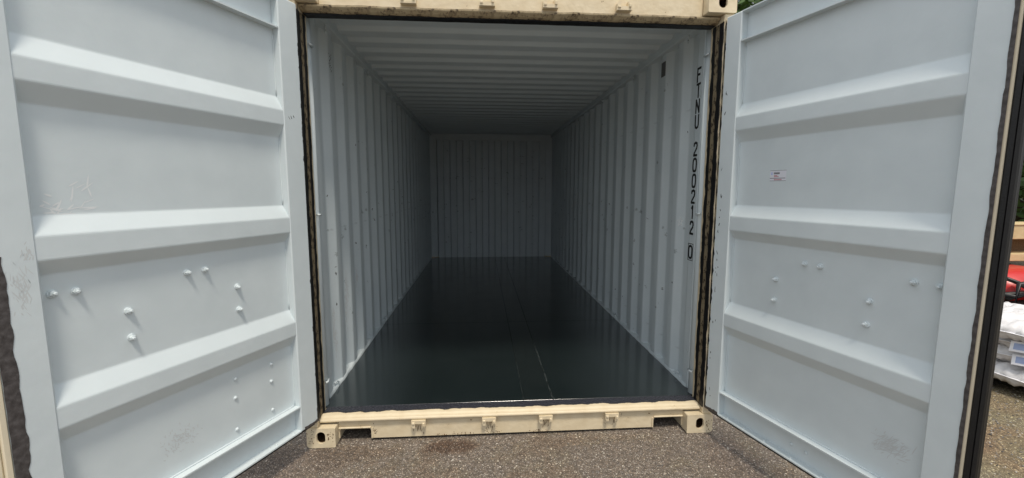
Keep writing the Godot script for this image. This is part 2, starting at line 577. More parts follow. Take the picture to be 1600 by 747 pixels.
# U-shaped cam keeper, prongs pointing along dir (+1 up, -1 down)
func keeper_mesh(dir: float) -> ArrayMesh:
	var st := new_st()
	var p := PackedVector2Array([Vector2(-0.042, -0.012), Vector2(0.042, -0.012), Vector2(0.042, 0.022), Vector2(0.034, 0.034), Vector2(0.02, 0.034), Vector2(0.02, 0.008), Vector2(-0.02, 0.008), Vector2(-0.02, 0.034), Vector2(-0.034, 0.034), Vector2(-0.042, 0.022)])
	add_prism(st, p, Vector3(0, 0, 0), Vector3.RIGHT, Vector3(0, dir, 0), Vector3(0, 0, 0.034))
	add_box(st, Vector3(0.03, 0.012 * dir, 0.036), Vector3(0.012, 0.02, 0.012), 0.002)
	add_box(st, Vector3(-0.03, 0.004 * dir, 0.036), Vector3(0.016, 0.012, 0.008), 0.002)
	return finish(st)

# corrugated side wall seen from inside, as (z, x) polyline
func side_profile() -> Array:
	var p := []
	var inn := 0.0
	var out := 0.036
	p.append(Vector2(-0.246, out))
	p.append(Vector2(-0.250, inn))
	var z := -0.256
	while z - 0.072 > BACK_Z + 0.16:
		p.append(Vector2(z, inn))
		p.append(Vector2(z - 0.072, inn))
		p.append(Vector2(z - 0.140, out))
		p.append(Vector2(z - 0.210, out))
		z -= PITCH
	p.append(Vector2(z, inn))
	p.append(Vector2(BACK_Z + 0.02, inn))
	return p

func wall_offset(z: float) -> float:
	var q := fposmod(-0.256 - z, PITCH)
	if q < 0.072: return 0.0
	if q < 0.140: return 0.036 * (q - 0.072) / 0.068
	if q < 0.210: return 0.036
	return 0.036 * (1.0 - (q - 0.210) / 0.068)

func ring_mesh(r: float, t: float) -> ArrayMesh:
	var st := new_st(true)
	var pts := []
	for i in 11:
		var a := -0.35 + (PI + 0.7) * i / 10.0
		pts.append(Vector3(cos(a) * r, sin(a) * r, 0))
	add_tube(st, pts, t, 7)
	return finish(st)

func build_container() -> void:
	var C := thing("shipping_container", "cream steel shipping container with both doors open, pale grey inside", "container")
	# floor boards -------------------------------------------------------
	part("floor_base", slab(Vector3(-1.2, 0.10, BACK_Z - 0.02), Vector3(1.2, FLOOR_Y - 0.012, -0.12)), M.joint, C)
	var z0 := -0.152
	var row := 0
	while z0 > BACK_Z + 0.01:
		var z1 := maxf(z0 - (1.62 if row == 0 else 2.2), BACK_Z + 0.003)
		for sp in [[-1.213, 0.0585, M.floor], [0.0605, 0.2445, M.floor_strip], [0.2475, 1.213, M.floor]]:
			part("floor_board" if sp[2] == M.floor else "floor_strip", slab(Vector3(sp[0], FLOOR_Y - 0.02, z1 + 0.001), Vector3(sp[1], FLOOR_Y, z0 - 0.001), 0.0012), sp[2], C)
		z0 = z1
		row += 1
	var cs := new_st()
	for i in 46:
		var zz := -0.16 - pow(rng.randf(), 1.3) * 0.95
		add_slivers(cs, Vector3(0.247 + rng.randf_range(-0.003, 0.004), FLOOR_Y, zz), Vector3(0, 0, 1), Vector3(1, 0, 0), Vector3.UP, 0.004, 0.002, 2, 0.008, 0.04, 0.003, 0.0, 0.35)
	for i in 22:
		add_slivers(cs, Vector3(0.0595, FLOOR_Y, -0.16 - rng.randf() * 0.6), Vector3(0, 0, 1), Vector3(1, 0, 0), Vector3.UP, 0.004, 0.0006, 1, 0.015, 0.06, 0.0018, 0.0, 0.05)
	for i in 26:
		add_slivers(cs, Vector3(rng.randf_range(-0.8, 0.8), FLOOR_Y, -0.2 - pow(rng.randf(), 2.0) * 1.6), Vector3(1, 0, 0), Vector3(0, 0, 1), Vector3.UP, 0.02, 0.01, 2, 0.004, 0.022, 0.0018, 0.0, 0.8)
	part("paint_chips", finish(cs), M.chip, C).set_meta("kind", "stuff")
	# side walls ---------------------------------------------------------
	for side: int in [-1, 1]:
		var st := new_st()
		var prof := bend(side_profile(), 0.009)
		add_sheet(st, prof, Vector3(WALL_X * side, FLOOR_Y - 0.03, 0), Vector3(0, 0, 1), Vector3(side, 0, 0), Vector3(0, 2.503 - FLOOR_Y + 0.03, 0), Vector3(0.002 * side, 0, 0))
		var W := part("side_wall", finish(st), M.wall_paint, C)
		# sealing bead along the foot of the wall
		var bs := new_st(true)
		var last := []
		var zz := -0.26
		while zz > BACK_Z + 0.1:
			var xx: float = (WALL_X + wall_offset(zz)) * side
			var lump := 0.007 + 0.005 * wob.get_noise_2d(zz * 700.0, side * 50.0) + 0.16 * (wall_offset(zz))
			var hh := lump * (1.0 + 0.5 * wob.get_noise_2d(zz * 1500.0, 9.0))
			var ex: float = (1.171 + 0.004 * wob.get_noise_2d(zz * 1100.0, side * 70.0)) * side
			var cur := [Vector3(xx + 0.001 * side, FLOOR_Y + 0.012 + hh, zz), Vector3(xx * 0.35 + ex * 0.65, FLOOR_Y + 0.008 + hh * 0.8, zz), Vector3(ex, FLOOR_Y + 0.004 + hh * 0.6, zz), Vector3(ex - 0.002 * side, FLOOR_Y - 0.001, zz)]
			if last.size():
				for e in 3:
					poly(bs, [last[e], cur[e], cur[e + 1], last[e + 1]], Vector3(xx + 0.05 * side, FLOOR_Y - 0.05, zz))
			last = cur
			zz -= 0.017
		part("sealing_bead", finish(bs), M.wall_paint, W)
		# black scuffs and dents' bare marks on the corrugations
		var ks := new_st()
		for i in 46:
			var k := int(pow(rng.randf(), 0.8) * 18)
			var zs := -0.256 - PITCH * k - 0.21 - rng.randf() * 0.068
			if rng.randf() < 0.3: zs = -0.256 - PITCH * k - rng.randf() * 0.07
			var yy := rng.randf_range(0.45, 1.95)
			var xo := WALL_X + wall_offset(zs)
			var nn := Vector3(-side, 0, 0)
			var uu := Vector3(0, 0, 1)
			if wall_offset(zs) > 0.0005:
				uu = Vector3(-0.468 * side, 0, -0.884)
				nn = Vector3(-0.884 * side, 0, 0.468)
			add_slivers(ks, Vector3(xo * side, yy, zs), uu, Vector3.UP, nn, 0.003, 0.006, 1 + rng.randi() % 3, 0.006, 0.026, 0.007, PI * 0.5 * (rng.randi() % 2), 0.5)
		part("scuff_marks", finish(ks), M.soot, W).set_meta("kind", "stuff")
		if side < 0:
			var ds := new_st()
			for q in [[-0.50, 0.62, 0.16], [-0.51, 0.48, 0.12], [-0.78, 0.62, 0.18], [-0.79, 0.75, 0.14], [-1.06, 0.8, 0.1], [-2.7, 0.62, 0.16], [-2.98, 0.55, 0.16], [-2.97, 0.72, 0.12]]:
				var zs: float = q[0] + 0.02
				var uu := Vector3(0.468, 0, -0.884)
				add_slivers(ds, Vector3(-(WALL_X + wall_offset(zs)), q[1], zs), uu, Vector3.UP, Vector3(0.884, 0, 0.468), 0.008, q[2] * 0.45, 46, 0.008, 0.05, 0.006, PI * 0.5, 0.5)
			part("dirt_smears", finish(ds), M.smudge, W).set_meta("kind", "stuff")
			# blurred stencil high up on the wall
			var ls := new_st()
			for i in 26:
				add_slivers(ls, Vector3(-WALL_X, 2.37 - 0.0045 * i, -0.565 + rng.randf_range(-0.02, 0.02)), Vector3(0, 0, 1), Vector3.UP, Vector3(1, 0, 0), 0.003, 0.001, 2, 0.006, 0.018, 0.004, 0.0, 1.5)
			part("faded_stencil", finish(ls), M.ink, W).set_meta("kind", "stuff")
		else:
			build_lettering(W)
			part("vent_plate", slab(Vector3(WALL_X - 0.006, 2.345, -0.880), Vector3(WALL_X + 0.004, 2.45, -0.816), 0.003), M.plate, W)
			var cs2 := new_st()
			for i in 5:
				var a := TAU * i / 5.0 + 0.3
				var b := TAU * (i + 2) / 5.0 + 0.3
				var su := Vector3(-0.468, 0, -0.884)
				var sn := Vector3(-0.884, 0, 0.468)
				var sc := Vector3(1.194, 1.275, -0.500) + sn * 0.001
				add_tube(cs2, [sc + (su * cos(a) * 0.026 + Vector3.UP * sin(a) * 0.036), sc + (su * cos(b) * 0.026 + Vector3.UP * sin(b) * 0.036)], 0.0026, 5)
			part("chalk_star", finish(cs2), M.chalk, W)
	# bottom side rails, outside
	for side: int in [-1, 1]:
		part("bottom_rail", slab(Vector3(1.196 * side, 0.02, BACK_Z), Vector3(1.2185 * side, FLOOR_Y - 0.031, -0.18)), M.cream, C)
		# top side rails, tube
		part("top_rail", slab(Vector3(1.146 * side, 2.5015, BACK_Z + 0.002), Vector3(1.2175 * side, 2.576, -0.151), 0.006), M.wall_paint, C)
	# roof -----------------------------------------------------------------
	var rs := new_st()
	var rp := [Vector2(-0.151, 0.0), Vector2(-0.309, 0.0)]
	var z := -0.309
	while z - 0.22 > BACK_Z + 0.12:
		rp.append(Vector2(z - 0.035, 0.024))
		rp.append(Vector2(z - 0.095, 0.024))
		rp.append(Vector2(z - 0.133, 0.0))
		rp.append(Vector2(z - 0.22, 0.0))
		z -= 0.22
	rp.append(Vector2(BACK_Z, 0.0))
	add_sheet(rs, bend(rp, 0.007), Vector3(-1.18, 2.548, 0), Vector3(0, 0, 1), Vector3.UP, Vector3(2.36, 0, 0), Vector3(0, 0.003, 0))
	part("roof_panel", finish(rs), M.roof_paint, C)
	# end wall ---------------------------------------------------------------
	var es := new_st()
	var ep := [Vector2(-1.05, -0.04)]
	var x := -1.047
	var up := true
	while x < 1.02:
		if up:
			ep.append(Vector2(x + 0.010, 0.0)); ep.append(Vector2(x + 0.113, 0.0))
		else:
			ep.append(Vector2(x + 0.010, -0.045)); ep.append(Vector2(x + 0.113, -0.045))
		x += 0.1235
		up = not up
	ep.append(Vector2(1.05, 0.0))
	add_sheet(es, bend(ep, 0.003), Vector3(0, FLOOR_Y - 0.03, BACK_Z + 0.002), Vector3.RIGHT, Vector3(0, 0, 1), Vector3(0, 2.43 - FLOOR_Y + 0.03, 0), Vector3(0, 0, -0.002))
	var EW := part("end_wall", finish(es), M.wall_paint, C)
	var em := new_st()
	for i in 30:
		add_slivers(em, Vector3(-0.9 + 0.247 * (rng.randi() % 8), rng.randf_range(0.4, 2.2), BACK_Z + 0.002), Vector3.RIGHT, Vector3.UP, Vector3(0, 0, 1), 0.02, 0.004, 2, 0.015, 0.04, 0.008, 0.0, 0.3)
	part("scuff_marks", finish(em), M.soot, EW).set_meta("kind", "stuff")
	part("end_header", slab(Vector3(-1.16, 2.431, BACK_Z - 0.05), Vector3(1.16, 2.56, BACK_Z + 0.008)), M.wall_paint, C)
	for side: int in [-1, 1]:
		part("end_post", slab(Vector3(1.051 * side, FLOOR_Y + 0.012, BACK_Z - 0.06), Vector3(1.2 * side, 2.5, BACK_Z + 0.03), 0.008), M.wall_paint, C)
		for yy: float in [2.28, 1.32]:
			part("lashing_bar", slab(Vector3(1.075 * side, yy, BACK_Z + 0.031), Vector3(1.14 * side, yy + 0.014, BACK_Z + 0.055)), M.wall_paint, C)
	part("end_backing", slab(Vector3(-1.2, 0.02, BACK_Z - 0.085), Vector3(1.2, 2.56, BACK_Z - 0.065)), M.cream, C)
	# door end: posts, sill, header ----------------------------------------------
	for side: int in [-1, 1]:
		var post := new_st()
		add_box(post, Vector3(1.188 * side, 1.295, -0.081), Vector3(0.060, 2.354, 0.138), 0.004)
		var P := part("corner_post", finish(post), M.cream, C)
		var jx: float = 1.158 * side
		var U := Vector3.UP
		var V := Vector3(0, 0, -1)
		var N := Vector3(-side, 0, 0)
		var o := Vector3(jx, 0.16, 0)
		var a := new_st()
		add_ragged(a, o, U, V, N, 2.27, 0.012, 0.050, 0.006, 0.008, 0.004, 3 + side)
		part("gasket_seat", finish(a), M.rubber, P)
		var b := new_st()
		add_ragged(b, o, U, V, N, 2.27, 0.035, 0.094, 0.004, 0.003, 0.0025, 13 + side, 0.02)
		part("worn_strip", finish(b), M.worn, P)
		var c := new_st()
		add_ragged(c, o, U, V, N, 2.27, 0.090, 0.118, 0.004, 0.009, 0.006, 23 + side)
		part("old_sealant", finish(c), M.rubber, P)
		# round inner post with its lashing bars
		var ps := new_st(true)
		add_tube(ps, [Vector3(1.190 * side, FLOOR_Y - 0.02, -0.190), Vector3(1.190 * side, 2.5, -0.190)], 0.036, 20)
		var I := part("inner_post", finish(ps), M.wall_paint, C)
		for yy: float in [0.33, 1.35, 2.30]:
			var ls := new_st(true)
			add_tube(ls, [Vector3(1.150 * side, yy, -0.148), Vector3(1.143 * side, yy - 0.002, -0.16), Vector3(1.150 * side, yy - 0.003, -0.200)], 0.0065, 7)
			part("lashing_bar", finish(ls), M.wall_paint, I)
	# sill
	var sp := PackedVector2Array([Vector2(-1.056, 0.128), Vector2(-1.056, 0.02)])
	for e in [[-1.05, 0.02], [-1.05, 0.062], [-1.046, 0.075], [-1.035, 0.081], [-0.885, 0.081], [-0.874, 0.075], [-0.868, 0.062], [-0.868, 0.0145], [0.868, 0.0145], [0.868, 0.062], [0.874, 0.075], [0.885, 0.081], [1.035, 0.081], [1.046, 0.075], [1.05, 0.062], [1.05, 0.02], [1.056, 0.02], [1.056, 0.128]]:
		sp.append(Vector2(e[0], e[1]))
	var ss := new_st()
	add_prism(ss, sp, Vector3(0, 0, -0.068), Vector3.RIGHT, Vector3.UP, Vector3(0, 0, 0.008))
	var S := part("door_sill", finish(ss), M.cream, C)
	for side: int in [-1, 1]:
		part("pocket_rim", slab(Vector3(0.866 * side, 0.082, -0.0595), Vector3(1.055 * side, 0.092, -0.048), 0.003), M.cream, S)
		part("pocket_side", slab(Vector3(0.857 * side, 0.0155, -0.0595), Vector3(0.866 * side, 0.081, -0.052), 0.002), M.cream, S)
		part("pocket_back", slab(Vector3(0.84 * side, 0.0, -0.36), Vector3(1.08 * side, 0.098, -0.35)), M.rust, S)
	var lip := new_st(true)
	var lr := []
	var nlip := 240
	for i in nlip + 1:
		var xx := lerpf(-1.155, 1.155, i / float(nlip))
		var w := 0.0016 * wob.get_noise_2d(xx * 500.0, 3.0) + 0.001 * wob.get_noise_2d(xx * 2300.0, 8.0)
		var cur := []
		for q in [Vector2(-0.069, 0.126), Vector2(-0.048, 0.128), Vector2(-0.038, 0.134), Vector2(-0.036, 0.142), Vector2(-0.042, 0.150), Vector2(-0.050, 0.152), Vector2(-0.056, 0.152), Vector2(-0.062, 0.159), Vector2(-0.070, 0.163), Vector2(-0.155, 0.165)]:
			cur.append(Vector3(xx, q.y + w, q.x + w))
		if i > 0:
			for e in cur.size() - 1:
				poly(lip, [lr[e], cur[e], cur[e + 1], lr[e + 1]], Vector3(xx, 0.10, -0.12))
		lr = cur
	part("sill_lip", finish(lip), M.cream, S)
	var ts := new_st()
	add_ragged(ts, Vector3(-1.15, 0.1655, -0.156), Vector3.RIGHT, Vector3(0, 0, 1), Vector3.UP, 2.30, 0.0, 0.066, 0.001, 0.012, 0.004, 5, 0.006)
	part("threshold_sealant", finish(ts), M.tar, S)
	# header
	part("door_header", slab(Vector3(-1.056, 2.458, -0.15), Vector3(1.056, 2.588, -0.06), 0.004), M.cream, C)
	var H := C.get_node("door_header")
	var hl := new_st(true)
	lr = []
	for i in nlip + 1:
		var xx := lerpf(-1.155, 1.155, i / float(nlip))
		var w := 0.0018 * wob.get_noise_2d(xx * 500.0, 33.0) + 0.001 * wob.get_noise_2d(xx * 2300.0, 38.0)
		var cur := []
		for q in [Vector2(-0.061, 2.470), Vector2(-0.050, 2.467), Vector2(-0.044, 2.461), Vector2(-0.047, 2.454), Vector2(-0.056, 2.450), Vector2(-0.062, 2.446), Vector2(-0.066, 2.442), Vector2(-0.105, 2.438), Vector2(-0.15, 2.436), Vector2(-0.151, 2.457)]:
			cur.append(Vector3(xx, q.y + w, q.x + w))
		if i > 0:
			for e in cur.size() - 1:
				poly(hl, [lr[e], cur[e], cur[e + 1], lr[e + 1]], Vector3(xx, 2.5, -0.12))
		lr = cur
	part("header_lip", finish(hl), M.worn_lip, H)
	var hs := new_st()
	add_ragged(hs, Vector3(-1.15, 2.4385, -0.147), Vector3.RIGHT, Vector3(0, 0, 1), Vector3.DOWN, 2.30, 0.0, 0.055, 0.002, 0.006, 0.006, 71, 0.008)
	part("old_sealant", finish(hs), M.rubber, H)
	for xk in [-0.583, -0.163, 0.182, 0.593]:
		var k := part("cam_keeper", keeper_mesh(-1.0), M.cream, C)
		k.position = Vector3(xk, 0.118, -0.0605)
		var g := new_st()
		add_slivers(g, Vector3(0, -0.05, 0.0006), Vector3.RIGHT, Vector3.UP, Vector3(0, 0, 1), 0.02, 0.014, 14, 0.006, 0.035, 0.004, PI * 0.5, 0.25)
		part("rust_runs", finish(g), M.rust, k).set_meta("kind", "stuff")
		var k2 := part("cam_keeper", keeper_mesh(1.0), M.cream, C)
		k2.position = Vector3(xk, 2.492, -0.0605)
	for side: int in [-1, 1]:
		casting(C, side, 0.0, true)
		casting(C, side, 2.473, false)
	# brown dirt on the castings and beside the left pocket
	var gs := new_st()
	for q in [[-1.195, 0.07, 0.0005, 0.012, 0.022], [-1.085, 0.075, 0.0005, 0.010, 0.018], [-0.845, 0.062, -0.0595, 0.010, 0.020], [1.19, 0.05, 0.0005, 0.010, 0.02], [-0.36, 0.02, -0.0595, 0.05, 0.005], [-0.14, 0.024, -0.0595, 0.03, 0.008], [0.16, 0.02, -0.0595, 0.04, 0.004]]:
		add_slivers(gs, Vector3(q[0], q[1], q[2]), Vector3.RIGHT, Vector3.UP, Vector3(0, 0, 1), q[3], q[4], 20, 0.003, 0.012, 0.006, PI * 0.5, 1.5)
	part("rust_patches", finish(gs), M.rust, C).set_meta("kind", "stuff")
	# lashing rings
	var rm := ring_mesh(0.026, 0.0055)
	for side: int in [-1, 1]:
		for zz in [-0.415, -1.87, -3.33, -4.8]:
			var r := part("lashing_ring", rm, M.wall_paint, C)
			r.position = Vector3((WALL_X + 0.004) * side, FLOOR_Y + 0.018, zz)
			r.rotation = Vector3(0, PI * 0.5 + 0.3 * side, 0)
		for zz in [-0.42, -1.42, -2.4, -3.6]:
			var r := part("lashing_ring", rm, M.wall_paint, C)
			r.position = Vector3((1.150) * side, 2.478, zz)
			r.rotation = Vector3(PI, PI * 0.5 - 0.4 * side, 0)
	build_door(C, 1)
	build_door(C, -1)

func build_lettering(W: Node3D) -> void:
	var rows := []
	var y := 2.218
	for ch in "FTNU":
		rows.append([ch, y]); y -= 0.096
	y = 1.758
	for ch in "200212":
		rows.append([ch, y]); y -= 0.1015
	rows.append(["0", 1.089])
	# narrow stencil-like capitals: each stroke a list of points in a unit cell
	var oval := []
	for k in 17:
		var a := TAU * k / 16.0
		oval.append(Vector2(0.5 + 0.5 * signf(cos(a)) * pow(absf(cos(a)), 0.6), 0.5 + 0.5 * signf(sin(a)) * pow(absf(sin(a)), 0.75)))
	var shapes := {
		"F": [[Vector2(0.05, 0), Vector2(0.05, 1)], [Vector2(0.0, 1), Vector2(0.95, 1)], [Vector2(0.05, 0.54), Vector2(0.75, 0.54)]],
		"T": [[Vector2(0.5, 0), Vector2(0.5, 1)], [Vector2(0, 1), Vector2(1, 1)]],
		"N": [[Vector2(0.05, 0), Vector2(0.05, 1), Vector2(0.95, 0), Vector2(0.95, 1)]],
		"U": [[Vector2(0.05, 1), Vector2(0.05, 0.25), Vector2(0.16, 0.07), Vector2(0.5, 0), Vector2(0.84, 0.07), Vector2(0.95, 0.25), Vector2(0.95, 1)]],
		"2": [[Vector2(0.05, 0.76), Vector2(0.12, 0.93), Vector2(0.5, 1.0), Vector2(0.88, 0.93), Vector2(0.95, 0.74), Vector2(0.84, 0.54), Vector2(0.25, 0.2), Vector2(0.06, 0.0), Vector2(0.98, 0.0)]],
		"0": [oval],
		"1": [[Vector2(0.55, 0), Vector2(0.55, 1), Vector2(0.22, 0.8)]]}
	for r in rows:
		var ls := new_st()
		var lift := 0.0
		for stroke in shapes[r[0]]:
			for k in stroke.size() - 1:
				var a: Vector2 = (stroke[k] - Vector2(0.5, 0.5)) * Vector2(0.043, 0.080)
				var b: Vector2 = (stroke[k + 1] - Vector2(0.5, 0.5)) * Vector2(0.043, 0.080)
				var dir := (b - a).normalized()
				var ln := (b - a).length() + 0.008
				var mid := (a + b) * 0.5
				lift += 0.00003
				var bs := Basis(Vector3(1, 0, 0), Vector3(0, dir.y, dir.x), Vector3(0, -dir.x, dir.y))
				add_box(ls, Vector3(-0.0004 - lift, mid.y, mid.x), Vector3(0.0010, ln, 0.0145), 0.0001, bs)
		var o := part("painted_letter", finish(ls), M.ink, W)
		o.position = Vector3(WALL_X - 0.0004, r[1], -0.301)
	var st := new_st()
	var cz := -0.301
	for q in [[0.0, 0.055, 0.066, 0.004], [0.0, -0.055, 0.066, 0.004], [0.031, 0.0, 0.004, 0.106], [-0.031, 0.0, 0.004, 0.106]]:
		add_box(st, Vector3(WALL_X - 0.0006, 1.089 + q[1], cz + q[0]), Vector3(0.0014, q[3], q[2]), 0.0002)
	part("check_digit_frame", finish(st), M.ink, W)

func bolt_mesh(seed: int, inward: float) -> ArrayMesh:
	rng.seed = 700 + seed
	var st := new_st()
	var n := Vector3(0, 0, inward)
	add_lathe(st, Vector3.ZERO, n, [Vector2(0.0165, -0.002), Vector2(0.0165, 0.0035), Vector2(0.0145, 0.0048)], 14, 0.03)
	add_lathe(st, n * 0.004, n, [Vector2(0.0130, 0.0), Vector2(0.0128, 0.009), Vector2(0.0105, 0.0115)], 6, 0.05)
	add_lathe(st, n * 0.015, n, [Vector2(0.0072, 0.0), Vector2(0.0068, 0.009), Vector2(0.0045, 0.0115)], 8, 0.1)
	return finish(st)

func rivet_mesh(inward: float, r := 0.009) -> ArrayMesh:
	var st := new_st(true)
	add_lathe(st, Vector3.ZERO, Vector3(0, 0, inward), [Vector2(r, -0.001), Vector2(r * 0.95, 0.003), Vector2(r * 0.6, 0.0065), Vector2(r * 0.15, 0.0078)], 9, 0.03)
	return finish(st)

# an open door. Local x runs from hinge edge to free edge, inner face towards +z for the right door and -z for the left
func build_door(C: Node3D, side: int) -> void:
	var ang := deg_to_rad(105.0 if side > 0 else 113.34)
	var d := Vector3(-side * cos(ang), 0, sin(ang))
	var m := float(side)
	var HS := 0.104 if side > 0 else 0.120
	var FS := 1.055 if side > 0 else 1.076
	var FE := 1.158 if side > 0 else 1.186
	var Y0 := 0.168
	var Y1 := 2.446
	# corrugated leaf
	var st := new_st()
	var e0 := -0.040 * m
	var e1 := -0.0025 * m
	var pr := [Vector2(0.30, e0)]
	for rb in [[0.660, 0.717, 0.790, 0.855], [1.222, 1.272, 1.350, 1.412], [1.758, 1.820, 1.892, 1.962]]:
		pr.append(Vector2(rb[0], e0)); pr.append(Vector2(rb[1], e1)); pr.append(Vector2(rb[2], e1)); pr.append(Vector2(rb[3], e0))
	pr.append(Vector2(2.30, e0))
	add_sheet(st, bend(pr, 0.005), Vector3(HS - 0.004, 0, 0), Vector3.UP, Vector3(0, 0, 1), Vector3(FS - HS + 0.009, 0, 0), Vector3(0, 0, -0.002 * m))
	var D := part("door", finish(st), M.door_paint, C)
	D.set_meta("label", "right-hand door leaf with a small white sticker" if side > 0 else "left-hand door leaf with rubbed white scuffs")
	D.transform = Transform3D(Basis(d, Vector3.UP, d.cross(Vector3.UP)), Vector3(1.163 if side > 0 else -1.147, 0, 0))
	part("hinge_stile", slab(Vector3(0.0, Y0, -0.052 * m), Vector3(HS, Y1, 0.0), 0.005), M.door_paint, D)
	part("free_stile", slab(Vector3(FS, Y0, -0.052 * m), Vector3(FE, Y1, 0.0005 * m), 0.006), M.door_paint, D)
	# top and bottom channels: web with two flanges
	for q in [[Y0, 0.314], [2.288, Y1]]:
		var ch := new_st()
		var t := 0.007
		var w0 := -0.050 * m
		var cp := PackedVector2Array([Vector2(q[0], w0), Vector2(q[0], -0.001 * m), Vector2(q[0] + t, -0.001 * m), Vector2(q[0] + t + 0.002, -0.043 * m), Vector2(q[1] - t - 0.002, -0.043 * m), Vector2(q[1] - t, -0.001 * m), Vector2(q[1], -0.001 * m), Vector2(q[1], w0)])
		add_prism(ch, cp, Vector3(HS + 0.0005, 0, 0), Vector3.UP, Vector3(0, 0, 1), Vector3(FS - HS - 0.001, 0, 0))
		part("bottom_channel" if q[0] < 1.0 else "top_channel", finish(ch), M.door_paint, D)
	# weld beads where leaf meets frame
	var ws := new_st(true)
	for xx: float in [HS + 0.0015, FS - 0.0015]:
		for sg in [[0.318, 0.655], [0.86, 1.217], [1.417, 1.753], [1.967, 2.283]]:
			var pts := []
			var yy: float = sg[0]
			while yy < sg[1]:
				pts.append(Vector3(xx, yy, -0.0385 * m + 0.0006 * wob.get_noise_2d(yy * 3000.0, xx * 90.0)))
				yy += 0.03
			add_tube(ws, pts, 0.0035, 6)
	var hp := []
	var hx := HS + 0.006
	while hx < FS - 0.005:
		hp.append(Vector3(hx, 0.3165 + 0.001 * wob.get_noise_2d(hx * 2500.0, 4.0), -0.0385 * m))
		hx += 0.03
	add_tube(ws, hp, 0.004, 6)
	part("weld_bead", finish(ws), M.door_paint, D)
	# bolts and rivets
	var big := []
	var small := []
	if side > 0:
		big = [[0.525, 1.147], [0.598, 1.147], [0.381, 1.043], [0.380, 0.936], [0.811, 1.036], [0.807, 0.936], [0.955, 1.147], [1.033, 1.148]]
		small = [[0.528, 0.232], [0.603, 0.232], [0.58, 2.375]]
	else:
		big = [[0.621, 1.150], [0.547, 1.150], [0.404, 1.043], [0.403, 0.935], [0.838, 1.045], [0.836, 0.943], [0.980, 1.153], [1.040, 1.157]]
		small = [[0.252, 0.604], [0.447, 0.609], [0.257, 0.515], [0.453, 0.519], [0.259, 0.362], [0.456, 0.364], [0.70, 0.235], [0.80, 0.235]]
	var bm := [bolt_mesh(1, m), bolt_mesh(2, m), bolt_mesh(3, m)]
	for i in big.size():
		var b := part("bolt", bm[i % 3], M.door_paint, D)
		b.position = Vector3(big[i][0], big[i][1], -0.0395 * m)
		b.scale = Vector3.ONE * 0.85
		b.rotation = Vector3(0.1 * sin(i * 2.1), 0.12 * cos(i * 1.7), i * 0.7)
	var rvm := rivet_mesh(m)
	for q in small:
		var b := part("rivet", rvm, M.door_paint, D)
		b.position = Vector3(q[0], q[1], -0.0395 * m if q[1] > 0.33 and q[1] < 2.2 else -0.0425 * m)
	var rvs := rivet_mesh(1.0, 0.0065)
	for xx: float in [0.16, 0.27, 0.40, 0.55, 0.70, 0.85, 1.0]:
		var b := part("rivet", rvs, M.door_paint, D)
		b.position = Vector3(xx, Y0 + 0.0075, -0.016 * m)
		b.rotation.x = -PI * 0.5
	# hinge knuckles on the outer edge
	for yy: float in [0.45, 0.95, 1.65, 2.15]:
		var hs := new_st(true)
		add_tube(hs, [Vector3(-0.012, yy - 0.05, -0.045 * m), Vector3(-0.012, yy + 0.05, -0.045 * m)], 0.012, 10)
		part("hinge", finish(hs), M.cream, D)
	# free edge: dark sealant, cream retainer, rubber gasket
	var a := new_st()
	if side > 0:
		add_ragged(a, Vector3(0, Y0, 0.0005), Vector3.UP, Vector3(1, 0, 0), Vector3(0, 0, 1), Y1 - Y0, 1.150, 1.1615, 0.0035, 0.0, 0.0016, 81, 0.02)
	else:
		add_ragged(a, Vector3(0, Y0, -0.0005), Vector3.UP, Vector3(1, 0, 0), Vector3(0, 0, -1), 1.13, 1.154, 1.187, 0.008, 0.001, 0.0016, 82, 0.02)
		add_ragged(a, Vector3(0, Y0 + 1.13, -0.0005), Vector3.UP, Vector3(1, 0, 0), Vector3(0, 0, -1), Y1 - Y0 - 1.13, 1.178, 1.187, 0.004, 0.001, 0.0016, 83, 0.02)
	part("edge_sealant", finish(a), M.sealant, D)
	if side > 0:
		part("edge_retainer", slab(Vector3(1.1585, Y0, -0.048 * m), Vector3(1.1695, Y1, -0.002 * m), 0.002), M.cream_edge, D)
		var g := new_st()
		var gp := PackedVector2Array([Vector2(1.170, -0.044), Vector2(1.170, -0.004), Vector2(1.175, -0.001), Vector2(1.187, -0.002), Vector2(1.1885, -0.007), Vector2(1.1905, -0.003), Vector2(1.1995, -0.006), Vector2(1.2015, -0.016), Vector2(1.198, -0.030), Vector2(1.197, -0.044)])
		add_prism(g, gp, Vector3(0, Y0 - 0.01, 0), Vector3.RIGHT, Vector3(0, 0, m), Vector3(0, Y1 - Y0 + 0.02, 0))
		part("door_gasket", finish(g), M.rubber, D)
	else:
		part("edge_retainer", slab(Vector3(1.1865, Y0, -0.05 * m), Vector3(1.204, Y1, -0.0015 * m), 0.003), M.cream_edge, D)
		part("edge_cover", slab(Vector3(1.2045, Y0, -0.05 * m), Vector3(1.220, Y1, -0.010 * m), 0.004), M.cream_edge, D)
	# gasket under the bottom edge and ragged sealant on the hinge edge
	part("bottom_gasket", slab(Vector3(0.02, Y0 - 0.014, -0.05 * m), Vector3(1.15, Y0 - 0.0005, -0.006 * m), 0.003), M.rubber, D)
	var hsb := new_st()
	add_ragged(hsb, Vector3(0, Y0, 0.0), Vector3.UP, Vector3(1, 0, 0), Vector3(0, 0, m), Y1 - Y0, -0.004, 0.001, 0.0, 0.012, 0.0016, 84 + side, 0.009)
	part("hinge_sealant", finish(hsb), M.rubber, D)
	var cs := new_st()
	add_ragged(cs, Vector3(0.0, Y0, 0.0), Vector3.RIGHT, Vector3.UP, Vector3(0, 0, m), 0.10, -0.001, 0.016, 0.0, 0.012, 0.0018, 88 + side, 0.006)
